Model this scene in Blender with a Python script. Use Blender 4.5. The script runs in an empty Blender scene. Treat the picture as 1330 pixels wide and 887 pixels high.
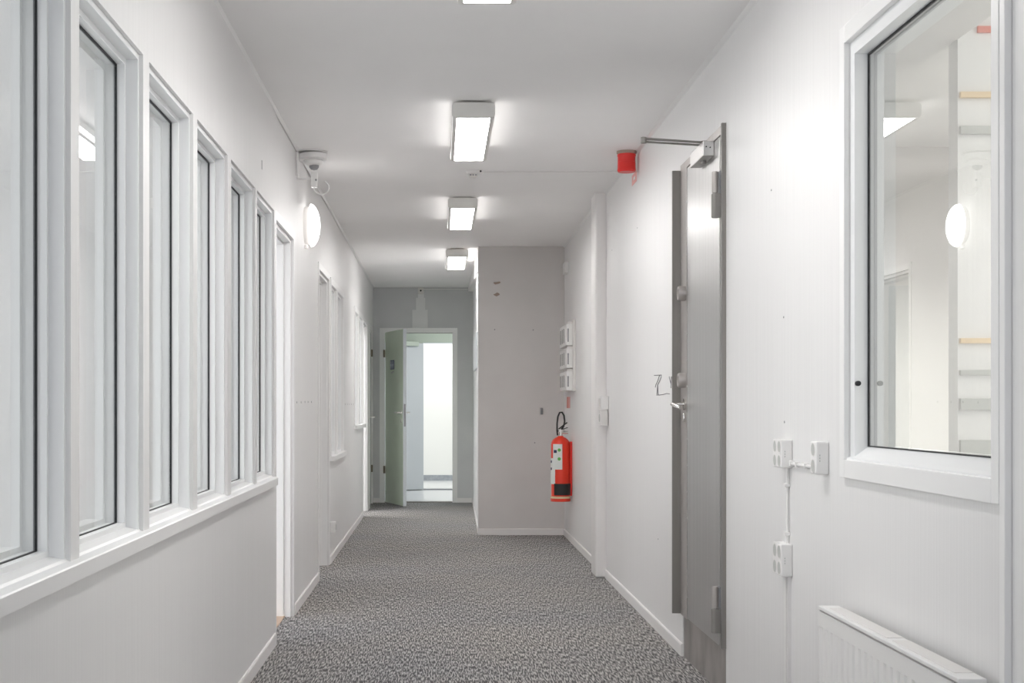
import bpy, bmesh, math, random
from mathutils import Vector, Matrix
random.seed(4)
S = bpy.context.scene
COL = S.collection
PI = math.pi

# ---------------------------------------------------------------- materials
def mat(name, col, rough=.5, metal=0., spec=.5, emit=None, estr=0.):
    m = bpy.data.materials.new(name); m.use_nodes = True
    b = m.node_tree.nodes['Principled BSDF']
    b.inputs['Base Color'].default_value = (*col, 1)
    b.inputs['Roughness'].default_value = rough
    b.inputs['Metallic'].default_value = metal
    b.inputs['Specular IOR Level'].default_value = spec
    if emit:
        b.inputs['Emission Color'].default_value = (*emit, 1)
        b.inputs['Emission Strength'].default_value = estr
    return m

def noise_mat(name, c1, c2, scale, rough=.5, stretch=(1,1,1), lo=.35, hi=.65, metal=0., bump=0., detail=3., spec=.5, rvar=0.):
    m = mat(name, c1, rough, metal, spec)
    nt = m.node_tree; N = nt.nodes; L = nt.links; b = N['Principled BSDF']
    tc = N.new('ShaderNodeTexCoord'); mp = N.new('ShaderNodeMapping')
    mp.inputs['Scale'].default_value = stretch
    no = N.new('ShaderNodeTexNoise'); no.inputs['Scale'].default_value = scale
    no.inputs['Detail'].default_value = detail
    cr = N.new('ShaderNodeValToRGB')
    cr.color_ramp.elements[0].position = lo; cr.color_ramp.elements[1].position = hi
    cr.color_ramp.elements[0].color = (*c1, 1); cr.color_ramp.elements[1].color = (*c2, 1)
    L.new(tc.outputs['Object'], mp.inputs['Vector']); L.new(mp.outputs[0], no.inputs['Vector'])
    L.new(no.outputs['Fac'], cr.inputs['Fac']); L.new(cr.outputs[0], b.inputs['Base Color'])
    if rvar:
        mr = N.new('ShaderNodeMapRange'); mr.inputs['To Min'].default_value = rough - rvar
        mr.inputs['To Max'].default_value = rough + rvar
        L.new(no.outputs['Fac'], mr.inputs['Value']); L.new(mr.outputs[0], b.inputs['Roughness'])
    if bump:
        bp = N.new('ShaderNodeBump'); bp.inputs['Strength'].default_value = bump
        bp.inputs['Distance'].default_value = .002
        L.new(no.outputs['Fac'], bp.inputs['Height']); L.new(bp.outputs[0], b.inputs['Normal'])
    return m

def carpet_mat():
    m = mat('grey speckled carpet', (.2,.2,.2), .95, spec=.1)
    nt = m.node_tree; N = nt.nodes; L = nt.links; b = N['Principled BSDF']
    tc = N.new('ShaderNodeTexCoord')
    n1 = N.new('ShaderNodeTexNoise'); n1.inputs['Scale'].default_value = 180; n1.inputs['Detail'].default_value = 2; n1.inputs['Roughness'].default_value = .6
    mp = N.new('ShaderNodeMapping'); mp.inputs['Scale'].default_value = (1, .085, 1)
    n2 = N.new('ShaderNodeTexNoise'); n2.inputs['Scale'].default_value = .9; n2.inputs['Detail'].default_value = 3
    cr = N.new('ShaderNodeValToRGB'); e = cr.color_ramp.elements
    e[0].position = .42; e[0].color = CARPET[0]
    e[1].position = .60; e[1].color = CARPET[2]
    k = e.new(.5); k.color = CARPET[1]
    mx = N.new('ShaderNodeMixRGB'); mx.blend_type = 'MULTIPLY'; mx.inputs['Fac'].default_value = 1
    c2 = N.new('ShaderNodeValToRGB'); c2.color_ramp.elements[0].position = .3; c2.color_ramp.elements[1].position = .7
    c2.color_ramp.elements[0].color = (.86,.87,.90,1); c2.color_ramp.elements[1].color = (1,.975,.945,1)
    L.new(tc.outputs['Object'], mp.inputs['Vector']); L.new(mp.outputs[0], n1.inputs['Vector']); L.new(tc.outputs['Object'], n2.inputs['Vector'])
    L.new(n1.outputs['Fac'], cr.inputs['Fac']); L.new(n2.outputs['Fac'], c2.inputs['Fac'])
    L.new(cr.outputs[0], mx.inputs[1]); L.new(c2.outputs[0], mx.inputs[2]); L.new(mx.outputs[0], b.inputs['Base Color'])
    return m
CARPET = [(.10,.098,.10,1), (.255,.247,.242,1), (.56,.545,.53,1)]

def glass_mat(name='window glass', tint=(.97,.98,.97), ior=1.45, boost=1.7):
    # thin architectural pane: lets light straight through, mirrors by Fresnel
    m = bpy.data.materials.new(name); m.use_nodes = True
    nt = m.node_tree; N = nt.nodes; L = nt.links; N.clear()
    o = N.new('ShaderNodeOutputMaterial'); t = N.new('ShaderNodeBsdfTransparent'); g = N.new('ShaderNodeBsdfGlossy')
    g.inputs['Roughness'].default_value = .0; t.inputs['Color'].default_value = (*tint, 1)
    f = N.new('ShaderNodeFresnel'); f.inputs['IOR'].default_value = ior
    mu = N.new('ShaderNodeMath'); mu.operation = 'MULTIPLY'; mu.inputs[1].default_value = boost; mu.use_clamp = True
    mx = N.new('ShaderNodeMixShader')
    ge = N.new('ShaderNodeNewGeometry'); iv = N.new('ShaderNodeMath'); iv.operation = 'SUBTRACT'; iv.inputs[0].default_value = 1
    m2 = N.new('ShaderNodeMath'); m2.operation = 'MULTIPLY'     # mirror only on the side that faces the light path, once per pane
    L.new(ge.outputs['Backfacing'], iv.inputs[1])
    L.new(f.outputs[0], mu.inputs[0]); L.new(mu.outputs[0], m2.inputs[0]); L.new(iv.outputs[0], m2.inputs[1]); L.new(m2.outputs[0], mx.inputs[0])
    L.new(t.outputs[0], mx.inputs[1]); L.new(g.outputs[0], mx.inputs[2]); L.new(mx.outputs[0], o.inputs[0])
    return m

WALLC = (.83,.82,.815)
M = {
 'wall':   noise_mat('white painted wall', (.785,.777,.773), (.815,.807,.803), 8, .42, (14,14,.15), detail=2, bump=.05, spec=.4),
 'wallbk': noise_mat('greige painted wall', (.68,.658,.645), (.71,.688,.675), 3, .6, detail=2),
 'wallfar':noise_mat('grey painted end wall', (.62,.622,.63), (.65,.652,.66), 3, .6, detail=2),
 'patch':  mat('lighter grey paint patch', (.80,.80,.80), .6),
 'wallfl': noise_mat('white painted wall of far end', (.80,.80,.805), (.83,.83,.835), 6, .5, (10,10,.2)),
 'ceil':   noise_mat('white ceiling paint', (.91,.90,.895), (.925,.915,.91), 2, .7, detail=2),
 'trim':   mat('white gloss trim paint', (.86,.855,.85), .3),
 'trimb':  mat('white base board paint', (.86,.84,.83), .35),
 'frame':  mat('white window frame paint', (.83,.835,.84), .28),
 'rubber': mat('black glazing gasket', (.015,.015,.018), .6),
 'glass':  glass_mat(),
 'glassr': glass_mat('double pane glass', (.93,.95,.93), 1.5, 2.6),
 'steel':  noise_mat('brushed stainless steel', (.58,.575,.57), (.65,.645,.64), 60, .34, (1,1,.01), metal=1, detail=3, rvar=.05),
 'steelf': noise_mat('dull grey steel', (.26,.247,.23), (.30,.285,.27), 30, .5, (1,1,.05), metal=.4),
 'steelp': noise_mat('light dull steel', (.44,.41,.395), (.49,.46,.44), 30, .4, (1,1,.05), metal=.5),
 'steeld': noise_mat('scuffed steel sill', (.27,.25,.235), (.50,.47,.45), 6, .45, (1,1,.5), metal=.6, detail=6, lo=.3, hi=.7),
 'alu':    mat('satin aluminium', (.62,.61,.60), .35, .9),
 'dark':   mat('dark recess', (.03,.03,.03), .8),
 'slot':   mat('dark slot', (.09,.09,.09), .6),
 'chrome': mat('polished chrome', (.85,.83,.80), .12, 1),
 'brass':  mat('aged metal hinge', (.25,.22,.17), .4, .8),
 'plastic':mat('white plastic', (.84,.83,.82), .3),
 'plasto': mat('off white plastic', (.78,.76,.74), .4),
 'pgrey':  mat('grey plastic', (.30,.30,.31), .4),
 'lampb':  mat('off white lamp housing', (.80,.79,.76), .45),
 'lampe':  mat('lit lamp diffuser', (.9,.9,.9), .5, emit=(1,.98,.965), estr=14.5),
 'lamps':  mat('lit lamp side strip', (.9,.9,.9), .5, emit=(1,.98,.96), estr=2.8),
 'dome':   mat('lit opal glass dome', (.9,.9,.9), .3, emit=(1,.98,.96), estr=2.4),
 'red':    mat('red enamel', (.82,.045,.018), .28),
 'redp':   mat('red plastic', (.78,.03,.025), .3),
 'black':  mat('black rubber', (.02,.02,.02), .45),
 'label':  mat('white paper label', (.80,.82,.80), .5),
 'green':  mat('green print', (.12,.42,.08), .5),
 'blue':   mat('dark blue sign', (.03,.045,.11), .4),
 'pblue':  mat('pale sign print', (.55,.6,.68), .5),
 'pink':   mat('faded red print', (.72,.24,.18), .5),
 'pinkl':  mat('pale red print', (.82,.40,.38), .5),
 'doorg':  noise_mat('pale green door paint', (.68,.78,.63), (.71,.81,.66), 4, .22),
 'doorw':  mat('grey white door paint', (.66,.70,.72), .35),
 'doorl':  mat('pale lavender door paint', (.50,.50,.56), .4),
 'doorq':  mat('blue grey door paint', (.57,.585,.59), .35),
 'hgreen': mat('olive grey paint', (.50,.55,.46), .5),
 'lino':   mat('light grey vinyl floor', (.62,.63,.64), .25),
 'wood':   noise_mat('orange wood floor', (.52,.37,.26), (.60,.43,.31), 6, .4, (8,1,1)),
 'tan':    mat('pale pine', (.80,.62,.40), .5),
 'skirtg': noise_mat('grey vinyl skirting', (.30,.32,.36), (.38,.40,.44), 20, .5),
 'pencil': mat('pencil stroke', (.12,.11,.13), .7),
 'peel':   mat('bare brownish plaster', (.37,.29,.24), .8),
 'shelfg': mat('grey shelf paint', (.52,.53,.51), .5),
 'carpet': carpet_mat(),
}

# ---------------------------------------------------------------- mesh helpers
class MB:
    def __init__(s): s.bm = bmesh.new(); s.mi = 0
    def box(s, x0, x1, y0, y1, z0, z1, bev=0., seg=2):
        x0, x1 = sorted((x0, x1)); y0, y1 = sorted((y0, y1)); z0, z1 = sorted((z0, z1))
        b2 = bmesh.new(); bmesh.ops.create_cube(b2, size=1)
        for v in b2.verts:
            v.co = Vector(((x0+x1)/2 + v.co.x*(x1-x0), (y0+y1)/2 + v.co.y*(y1-y0), (z0+z1)/2 + v.co.z*(z1-z0)))
        if bev: bmesh.ops.bevel(b2, geom=b2.edges[:], offset=bev, segments=seg, affect='EDGES', profile=.5)
        return s.merge(b2)
    def merge(s, b2, M4=None):
        if M4: bmesh.ops.transform(b2, matrix=M4, verts=b2.verts)
        me = bpy.data.meshes.new('t'); b2.to_mesh(me); b2.free()
        n = len(s.bm.faces); s.bm.from_mesh(me); bpy.data.meshes.remove(me)
        if s.mi:
            s.bm.faces.ensure_lookup_table()
            for f in s.bm.faces[n:]: f.material_index = s.mi
        return s
    def cyl(s, p, axis, r, h, seg=32, r2=None, bev=0.):
        b2 = bmesh.new()
        bmesh.ops.create_cone(b2, cap_ends=True, segments=seg, radius1=r, radius2=r if r2 is None else r2, depth=h)
        if bev: bmesh.ops.bevel(b2, geom=[e for e in b2.edges if abs(e.verts[0].co.z-e.verts[1].co.z) < 1e-6], offset=bev, segments=2, affect='EDGES')
        rot = {'X': Matrix.Rotation(PI/2, 4, 'Y'), 'Y': Matrix.Rotation(-PI/2, 4, 'X'), 'Z': Matrix()}[axis]
        return s.merge(b2, Matrix.Translation(p) @ rot)
    def prism(s, pts, axis, a, b):
        # pts: 2-D outline; axis 'Y' -> (x,z), 'X' -> (y,z), 'Z' -> (x,y)
        f = {'Y': lambda p, t: (p[0], t, p[1]), 'X': lambda p, t: (t, p[0], p[1]), 'Z': lambda p, t: (p[0], p[1], t)}[axis]
        b2 = bmesh.new()
        v1 = [b2.verts.new(f(p, a)) for p in pts]; v2 = [b2.verts.new(f(p, b)) for p in pts]
        b2.faces.new(v1); b2.faces.new(v2[::-1]); n = len(pts)
        for i in range(n): b2.faces.new((v1[i], v2[i], v2[(i+1)%n], v1[(i+1)%n]))
        bmesh.ops.recalc_face_normals(b2, faces=b2.faces)
        return s.merge(b2)
    def tube(s, pts, r, seg=10, closed=False):
        b2 = bmesh.new(); P = [Vector(p) for p in pts]; n = len(P); rings = []
        up = None
        for i, p in enumerate(P):
            if closed: t = (P[(i+1)%n]-P[i-1]).normalized()
            else: t = (P[min(i+1, n-1)]-P[max(i-1, 0)]).normalized()
            if up is None:
                up = Vector((0,0,1)) if abs(t.z) < .9 else Vector((1,0,0))
            u = (up - t*up.dot(t)).normalized(); up = u; w = t.cross(u)
            rings.append([b2.verts.new(p + r*(math.cos(k*2*PI/seg)*u + math.sin(k*2*PI/seg)*w)) for k in range(seg)])
        for i in range(n if closed else n-1):
            A, B = rings[i], rings[(i+1)%n]
            for k in range(seg): b2.faces.new((A[k], A[(k+1)%seg], B[(k+1)%seg], B[k]))
        if not closed: b2.faces.new(rings[0][::-1]); b2.faces.new(rings[-1])
        bmesh.ops.recalc_face_normals(b2, faces=b2.faces)
        return s.merge(b2)
    def lathe(s, prof, p, axis='Z', seg=40, flip=False):
        # prof: list of (r, h)
        b2 = bmesh.new(); rings = []
        for r, h in prof:
            if r < 1e-6: rings.append([b2.verts.new((0,0,h))])
            else: rings.append([b2.verts.new((r*math.cos(k*2*PI/seg), r*math.sin(k*2*PI/seg), h)) for k in range(seg)])
        for A, B in zip(rings, rings[1:]):
            for k in range(seg):
                q = [A[k % len(A)], A[(k+1) % len(A)], B[(k+1) % len(B)], B[k % len(B)]]
                q = list(dict.fromkeys(q))
                if len(q) > 2: b2.faces.new(q)
        bmesh.ops.recalc_face_normals(b2, faces=b2.faces)
        rot = {'X': Matrix.Rotation(PI/2, 4, 'Y'), 'Z': Matrix(), '-X': Matrix.Rotation(-PI/2, 4, 'Y')}[axis]
        return s.merge(b2, Matrix.Translation(p) @ rot)
    def ring(s, y0, y1, z0, z1, iy, iz0, iz1, x0, x1):
        # rectangular frame in the Y-Z plane, members iy wide at the sides, iz0 below, iz1 above
        s.box(x0, x1, y0, y0+iy, z0, z1); s.box(x0, x1, y1-iy, y1, z0, z1)
        s.box(x0, x1, y0+iy, y1-iy, z1-iz1, z1)
        if iz0: s.box(x0, x1, y0+iy, y1-iy, z0, z0+iz0)
        return s
    def build(s, name, material, parent=None, smooth=False, origin=None):
        me = bpy.data.meshes.new(name)
        if parent is not None: origin = Vector(parent.location)
        elif origin is None:
            bb = [v.co for v in s.bm.verts]
            origin = Vector(((min(v.x for v in bb)+max(v.x for v in bb))/2, (min(v.y for v in bb)+max(v.y for v in bb))/2, min(v.z for v in bb)))
        origin = Vector(origin)
        bmesh.ops.translate(s.bm, vec=-origin, verts=s.bm.verts)
        if smooth:
            for f in s.bm.faces: f.smooth = True
            for e in s.bm.edges:
                if len(e.link_faces) == 2 and e.calc_face_angle(0) > math.radians(35): e.smooth = False
        s.bm.to_mesh(me); s.bm.free()
        for mm in (material if isinstance(material, (list, tuple)) else [material]): me.materials.append(mm)
        o = bpy.data.objects.new(name, me); COL.objects.link(o)
        if parent is None: o.location = origin
        else: o.parent = parent
        return o

def sub(parent, name, mb, material, smooth=False):
    """sub-part: child of a part that sits at its thing's origin"""
    root = parent.parent
    o = mb.build(name, material, root, smooth); o.parent = parent
    return o

def empty(name, loc, label=None, cat=None, group=None, kind=None):
    o = bpy.data.objects.new(name, None); COL.objects.link(o); o.location = loc; o.empty_display_size = .1
    return tag(o, label, cat, group, kind)
def tag(o, label=None, cat=None, group=None, kind=None):
    if label: o['label'] = label
    if cat: o['category'] = cat
    if group: o['group'] = group
    if kind: o['kind'] = kind
    return o
def struct(o, label=None, cat=None): return tag(o, label, cat, kind='structure')

def wall_grid(mb, axis, p0, p1, a0, a1, z0, z1, holes):
    """wall between planes p0 (room face) and p1, running a0..a1, with rectangular holes (a,b,zlo,zhi)"""
    A = sorted({a0, a1} | {min(max(v, a0), a1) for h in holes for v in h[:2]})
    Z = sorted({z0, z1} | {min(max(v, z0), z1) for h in holes for v in h[2:]})
    def solid(i, j):
        if i < 0 or j < 0 or i >= len(A)-1 or j >= len(Z)-1: return False
        ca, cz = (A[i]+A[i+1])/2, (Z[j]+Z[j+1])/2
        return not any(h[0] < ca < h[1] and h[2] < cz < h[3] for h in holes)
    b2 = bmesh.new(); cache = {}
    def V(p, a, z):
        k = (p, a, z)
        if k not in cache: cache[k] = b2.verts.new((p, a, z) if axis == 'Y' else (a, p, z))
        return cache[k]
    for i in range(len(A)-1):
        for j in range(len(Z)-1):
            if not solid(i, j): continue
            a, b, c, d = A[i], A[i+1], Z[j], Z[j+1]
            for p in (p0, p1): b2.faces.new((V(p,a,c), V(p,b,c), V(p,b,d), V(p,a,d)))
            if not solid(i-1, j): b2.faces.new((V(p0,a,c), V(p1,a,c), V(p1,a,d), V(p0,a,d)))
            if not solid(i+1, j): b2.faces.new((V(p0,b,c), V(p1,b,c), V(p1,b,d), V(p0,b,d)))
            if not solid(i, j-1): b2.faces.new((V(p0,a,c), V(p1,a,c), V(p1,b,c), V(p0,b,c)))
            if not solid(i, j+1): b2.faces.new((V(p0,a,d), V(p1,a,d), V(p1,b,d), V(p0,b,d)))
    bmesh.ops.recalc_face_normals(b2, faces=b2.faces)
    return mb.merge(b2)

# ---------------------------------------------------------------- dimensions
H = 2.6; XL = -.80; XLF = -.808; XR = 1.125; YB = 12.81; YF = 17.2; TH = .135
CH = 1.151                                   # camera height

# camera (shift lens, verticals stay vertical)
cam = bpy.data.cameras.new('camera'); co = bpy.data.objects.new('camera', cam); COL.objects.link(co)
co.location = (0, 0, CH); co.rotation_euler = (PI/2, 0, 0)
cam.lens = 50; cam.sensor_width = 36; cam.shift_x = (665-571)/1330; cam.shift_y = (529-443.5)/1330
cam.clip_start = .05; cam.clip_end = 60
S.camera = co

# ---------------------------------------------------------------- floor, ceiling
struct(MB().box(-.853, 1.245, -2, 17.26, -.1, 0).build('floor', M['carpet']), 'speckled dark grey carpet running down the corridor', 'floor')
mb = MB(); mb.box(-4.6, -.853, -2, 8.2, -.1, .0); struct(mb.build('floor', M['lino']), 'light floor of the office left of the corridor', 'floor')
struct(MB().box(-1.10, -.850, 6.99, 7.83, 0, .006).build('trim_12', M['wood']), 'orange wood threshold of the first left doorway', 'trim')
mb = MB(); mb.box(-4.6, -.853, 8.2, 17.26, -.1, 0); struct(mb.build('floor', M['carpet']), 'dark carpet of the far rooms left of the corridor', 'floor')
mb = MB(); mb.box(-1.6, 1.6, 17.26, 19.86, -.1, 0.001); struct(mb.build('floor', M['lino']), 'light grey vinyl floor of the lobby behind the green door', 'floor')
mb = MB(); mb.box(-2.2, 2.2, 19.86, 22.4, -.1, .002); struct(mb.build('floor', M['lino']), 'pale floor of the bright room at the very end', 'floor')
mb = MB(); mb.box(1.245, 6.0, .2, 10.2, -.1, 0); struct(mb.build('floor', M['lino']), 'floor of the room behind the right hand window', 'floor')
struct(MB().box(-.935, 1.245, -2, 17.3, H, H+.1).build('ceiling', M['ceil']), 'white ceiling above the corridor', 'ceiling')
struct(MB().box(-4.6, -.935, -2, 17.3, H, H+.1).build('ceiling', M['ceil']), 'ceiling of the offices on the left', 'ceiling')
mb = MB(); mb.box(-1.6, 1.6, 17.3, 19.9, H, H+.1); mb.box(-2.2, 2.2, 19.9, 22.4, H, H+.1); struct(mb.build('ceiling', M['ceil']), 'ceiling of the lobby and end room', 'ceiling')
mb = MB(); mb.box(1.245, 2.04, .2, 10.2, H, H+.5); mb.box(2.04, 6.0, .2, 10.2, 3.0, 3.1); struct(mb.build('ceiling', M['wallbk']), 'stepped ceiling seen through the right hand window', 'ceiling')

# ---------------------------------------------------------------- left wall
WIN = [(2.36, 3.085), (3.157, 3.838), (3.919, 4.615), (4.697, 5.367), (5.46, 6.17), (6.232, 6.885)]
ZS, ZT = .79, 2.103
D1 = (6.985, 7.83); D2 = (9.50, 10.37); D3 = (14.99, 15.80); D4 = (16.36, 17.04)
mb = MB()
wall_grid(mb, 'Y', XL, XL-TH, -2, 6.94, 0, H, [(a, b, ZS, ZT) for a, b in WIN])
wall_grid(mb, 'Y', XLF, XL-TH, 6.94, YF, 0, H,
          [(D1[0], D1[1], 0, 2.075), (D2[0], D2[1], 0, 2.075), (D3[0], D3[1], 0, 2.06), (D4[0], D4[1], 0, 2.06),
           (10.53, 11.10, .79, 2.06), (11.17, 11.84, .79, 2.06), (13.48, 14.06, .98, 2.06), (14.22, 14.88, .98, 2.06)])
wl = struct(mb.build('wall_left', M['wall'], origin=(XL, 0, 0)), 'white left wall with the row of tall windows', 'wall')
# door 1 sits in a slightly thicker near end
mb = MB(); mb.box(XL, XLF, 6.94, 6.975, 0, 2.115); mb.build('wall_end_strip', M['trim'], wl)

def prism_obj(name, pts, axis, a, b, material): return MB().prism(pts, axis, a, b).build(name, material)
# continuous sill under the near windows
xg = -.867
pts = [(-.779,.777), (-.779,.811), (-.782,.814), (-.806,.818), (-.811,.823), (-.842,.829), (xg,.838), (-.94,.838), (-.94,.777)]
struct(prism_obj('trim_1', pts, 'Y', 2.2, 6.86, M['trim']), 'long white sill below the near left windows', 'trim')

def left_window(n, a, b, z0, z1, xf, bottom, label, gasket=True):
    e = struct(empty('window_%d' % n, (xf, (a+b)/2, z0)), label, 'window')
    f = MB()
    i1, i2 = .017, .034
    x1, x2, x3 = xf-.011, xf-.043, xf-.14
    f.ring(a, b, z0, z1, i1, (.0 if bottom else i1), i1, x3+.012, x1)
    f.ring(a+i1, b-i1, z0 if bottom else z0+i1, z1-i1, i2-i1, (.052 if bottom else i2-i1), i2-i1, x3+.005, x2)
    f.ring(a+i2, b-i2, z0+(.052 if bottom else i2), z1-i2, .020, .012, .020, x3, x3+.045)
    f.build('window_frame', M['frame'], e)
    zb = z0+(.052 if bottom else i2)
    gx = xf-.067
    g = MB(); g.ring(a+i2, b-i2, zb, z1-i2, .004, .002, .004, gx-.004, gx+.004); g.build('gasket', M['rubber'], e)
    g = MB(); g.box(gx-.0015, gx+.0015, a+i2+.002, b-i2-.002, zb+.001, z1-i2-.002); g.build('window_pane', M['glass'], e)
    return e
WL = ['nearest left window, cut by the left edge of the photo', 'left window second from the camera, with a lamp mirrored in it',
      'left window third from the camera', 'left window fourth from the camera', 'left window fifth from the camera', 'narrow-looking left window right beside the first doorway']
for i, (a, b) in enumerate(WIN): left_window(i+1, a, b, ZS, ZT, XL, True, WL[i])
FW = [(10.53, 11.10, .79, 'near pane window beyond the second left doorway'), (11.17, 11.84, .79, 'far pane window beyond the second left doorway'),
      (13.48, 14.06, .98, 'near pane of the farthest pair of left windows'), (14.22, 14.88, .98, 'far pane of the farthest pair of left windows')]
for i, (a, b, z, l) in enumerate(FW): left_window(7+i, a, b, z, 2.06, XLF, False, l)
# casings around the two far window pairs
def casing(n, a, b, z0, z1, w, t, label, mid=None):
    f = MB()
    f.box(XLF, XLF+t, a-w, a, z0-.0, z1+w); f.box(XLF, XLF+t, b, b+w, z0, z1+w); f.box(XLF, XLF+t, a, b, z1, z1+w)
    if mid: f.box(XLF, XLF+t, mid[0], mid[1], z0, z1)
    f.box(XLF, XLF+.034, a-w, b+w, z0-.035, z0)
    return struct(f.build('trim_%d' % n, M['trim']), label, 'trim')
casing(2, 10.53, 11.84, .79, 2.06, .05, .01, 'white casing and sill of the middle left window pair', (11.10, 11.17))
casing(3, 13.48, 14.88, .98, 2.06, .05, .01, 'white casing and sill of the farthest left window pair', (14.06, 14.22))

# doorways in the left wall
def doorway(n, a, b, zt, label, casing_w=.045, leaf=None):
    e = struct(empty('door_%d' % n, (XLF, (a+b)/2, 0)), label, 'door')
    f = MB()
    f.ring(a, b, 0, zt, .018, 0, .018, XLF-.129, XLF-.012)
    f.ring(a+.018, b-.018, 0, zt-.018, .014, 0, .014, XLF-.122, XLF-.05)
    w = casing_w
    f.box(XLF, XLF+.006, b, b+w, 0, zt+w); f.box(XLF, XLF+.006, a-.012, b, zt, zt+w)
    if n != 1: f.box(XLF, XLF+.006, a-w, a, 0, zt+w)
    f.build('door_frame', M['trim'], e)
    return e
d1 = doorway(1, *D1, 2.075, 'open doorway beside the near left windows with a wood threshold')
l = MB(); l.box(-1.76, -.95, 7.835, 7.875, .01, 2.04, .002); lf = l.build('door_leaf', M['doorl'], d1)
l = MB(); l.box(-.953, -.80-TH+.001, 7.832, 7.85, .0, 2.05); l.build('door_stop', M['trim'], d1)
d2 = doorway(2, *D2, 2.075, 'second doorway on the left, beyond the round wall lamp')
l = MB(); l.box(-1.70, -.945, 10.375, 10.415, .01, 2.04, .002); l.build('door_leaf', M['doorw'], d2)
d3 = doorway(3, *D3, 2.06, 'third doorway on the left, near the end wall')
l = MB(); l.box(-1.70, -.945, 15.805, 15.845, .01, 2.04, .002); l.build('door_leaf', M['doorw'], d3)
d4 = doorway(4, *D4, 2.06, 'closed greenish door in the left wall next to the end wall')
l = MB(); l.box(XLF-.05, XLF-.012, D4[0]+.022, D4[1]-.022, .008, 2.036, .002); lf = l.build('door_leaf', M['doorq'], d4)
for z in (.42, 1.80):
    sub(lf, 'hinge', MB().cyl((XLF-.004, D4[1]-.01, z), 'Z', .012, .085, 12), M['brass'], True)
h = MB(); h.cyl((XLF+.02, D4[0]+.09, 1.04), 'X', .008, .06, 12); h.cyl((XLF+.05, D4[0]+.14, 1.04), 'Y', .008, .11, 12); sub(lf, 'door_handle', h, M['chrome'], True)

# ---------------------------------------------------------------- right wall
SD = (5.586, 6.55)                             # steel door
RW = (2.865, 3.905, 1.008, 2.15)               # window opening
mb = MB()
wall_grid(mb, 'Y', XR, XR+.12, -2, YB+.12, 0, H, [(SD[0], SD[1]+.025, 0, 2.262), RW])
wr = struct(mb.build('wall_right', M['wall'], origin=(XR, 0, 0)), 'white right wall with the steel door', 'wall')

e = struct(empty('window_11', (XR, 3.4, .957)), 'large white framed window on the right wall above the radiator', 'window')
f = MB()
xc = XR-.015
f.box(xc, XR, RW[1], RW[1]+.045, .957, 2.20, .002); f.box(xc, XR, 2.826, RW[0], .957, 2.20, .002)
f.box(xc, XR, RW[0], RW[1], .957, RW[2], .002); f.box(xc, XR, RW[0], RW[1], RW[3], 2.20, .002)
f.build('window_casing', M['trim'], e)
f = MB(); f.ring(RW[0], RW[1], RW[2], RW[3], .038, 0, .038, XR+.003, XR+.115)
f.prism([(XR-.006, RW[2]), (XR-.006, RW[2]+.004), (XR+.004, RW[2]+.01), (XR+.04, RW[2]+.036), (XR+.12, RW[2]+.036), (XR+.12, RW[2])], 'Y', RW[0], RW[1])
f.build('window_frame', M['frame'], e)
for k, gx in enumerate((XR+.042, XR+.060)):
    g = MB(); g.ring(RW[0]+.038, RW[1]-.038, RW[2]+.036, RW[3]-.038, .006 if k == 0 else .004, .003, .005, gx-.0035, gx+.0035); g.build('gasket', M['rubber'] if k == 0 else M['pgrey'], e)
g = MB(); g.box(XR+.0405, XR+.0435, RW[0]+.04, RW[1]-.04, RW[2]+.038, RW[3]-.04); g.build('window_pane', M['glassr'], e)
k = MB(); k.cyl((XR+.0105, 3.86, 1.216), 'Y', .007, .012, 12); k.build('screw_cap', M['rubber'], e, True)

# full height batten at the right edge of the photo
struct(MB().box(XR-.015, XR, 2.795, 2.822, 0, H, .002).build('trim_4', M['trim']), 'thin white upright batten at the right edge of the photo', 'trim')
# boxed duct on the right wall
struct(MB().box(1.052, XR+.01, 9.6, 9.88, .0, H+.02, .016, 4).build('trim_5', M['trimb'], smooth=True), 'slim boxed pipe duct running up the right wall', 'trim')
# sloping bulkhead in the far bay
b2 = MB(); bb = bmesh.new()
vs = [(.345,12.95,2.39), (.42,12.95,2.39), (.42,12.95,H+.01), (.345,12.95,H+.01), (.345,17.19,2.55), (.42,17.19,2.55), (.42,17.19,H+.01), (.345,17.19,H+.01)]
v = [bb.verts.new(p) for p in vs]
for q in ((0,1,2,3), (7,6,5,4), (0,4,5,1), (1,5,6,2), (2,6,7,3), (3,7,4,0)): bb.faces.new([v[i] for i in q])
bmesh.ops.recalc_face_normals(bb, faces=bb.faces); b2.merge(bb)
struct(b2.build('trim_6', M['trimb']), 'narrow bulkhead under the ceiling in the far right corner', 'trim')

# ---------------------------------------------------------------- back wall, far bay
wb = struct(MB().box(.351, XR+.0, YB, YB+.12, 0, H).build('wall_back', M['wallbk']), 'grey beige end wall beside the fire extinguisher', 'wall')
def quad_wall(pts, name, material, label):
    return struct(MB().prism(pts, 'Z', 0, H).build(name, material), label, 'wall')
quad_wall([(.351, YB+.12), (.405, YF), (.60, YF), (.60, YB+.12)], 'wall_bay', M['wallfl'], 'narrow side wall of the far bay')
mb = MB(); wall_grid(mb, 'X', YF, YF+.1, -.935, .6, 0, H, [(-.665, .155, 0, 2.05)])
wf = struct(mb.build('wall_far', M['wallfar'], origin=(0, YF, 0)), 'grey wall at the far end around the green door', 'wall')
mb = MB()   # stepped repaint patch above the door
mb.box(-.330, -.145, YF-.0015, YF, 2.115, 2.33); mb.box(-.285, -.175, YF-.0015, YF, 2.33, 2.475); mb.box(-.262, -.19, YF-.0015, YF, 2.475, 2.555)
mb.build('repaint_patch', M['patch'], wf)
t = tag(MB().box(-.262, -.195, YF-.03, YF-.0015, 2.52, 2.595, .004).build('wall_mounted_box', M['plasto']), 'small grey box high on the end wall above the green door', 'junction box')
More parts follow.
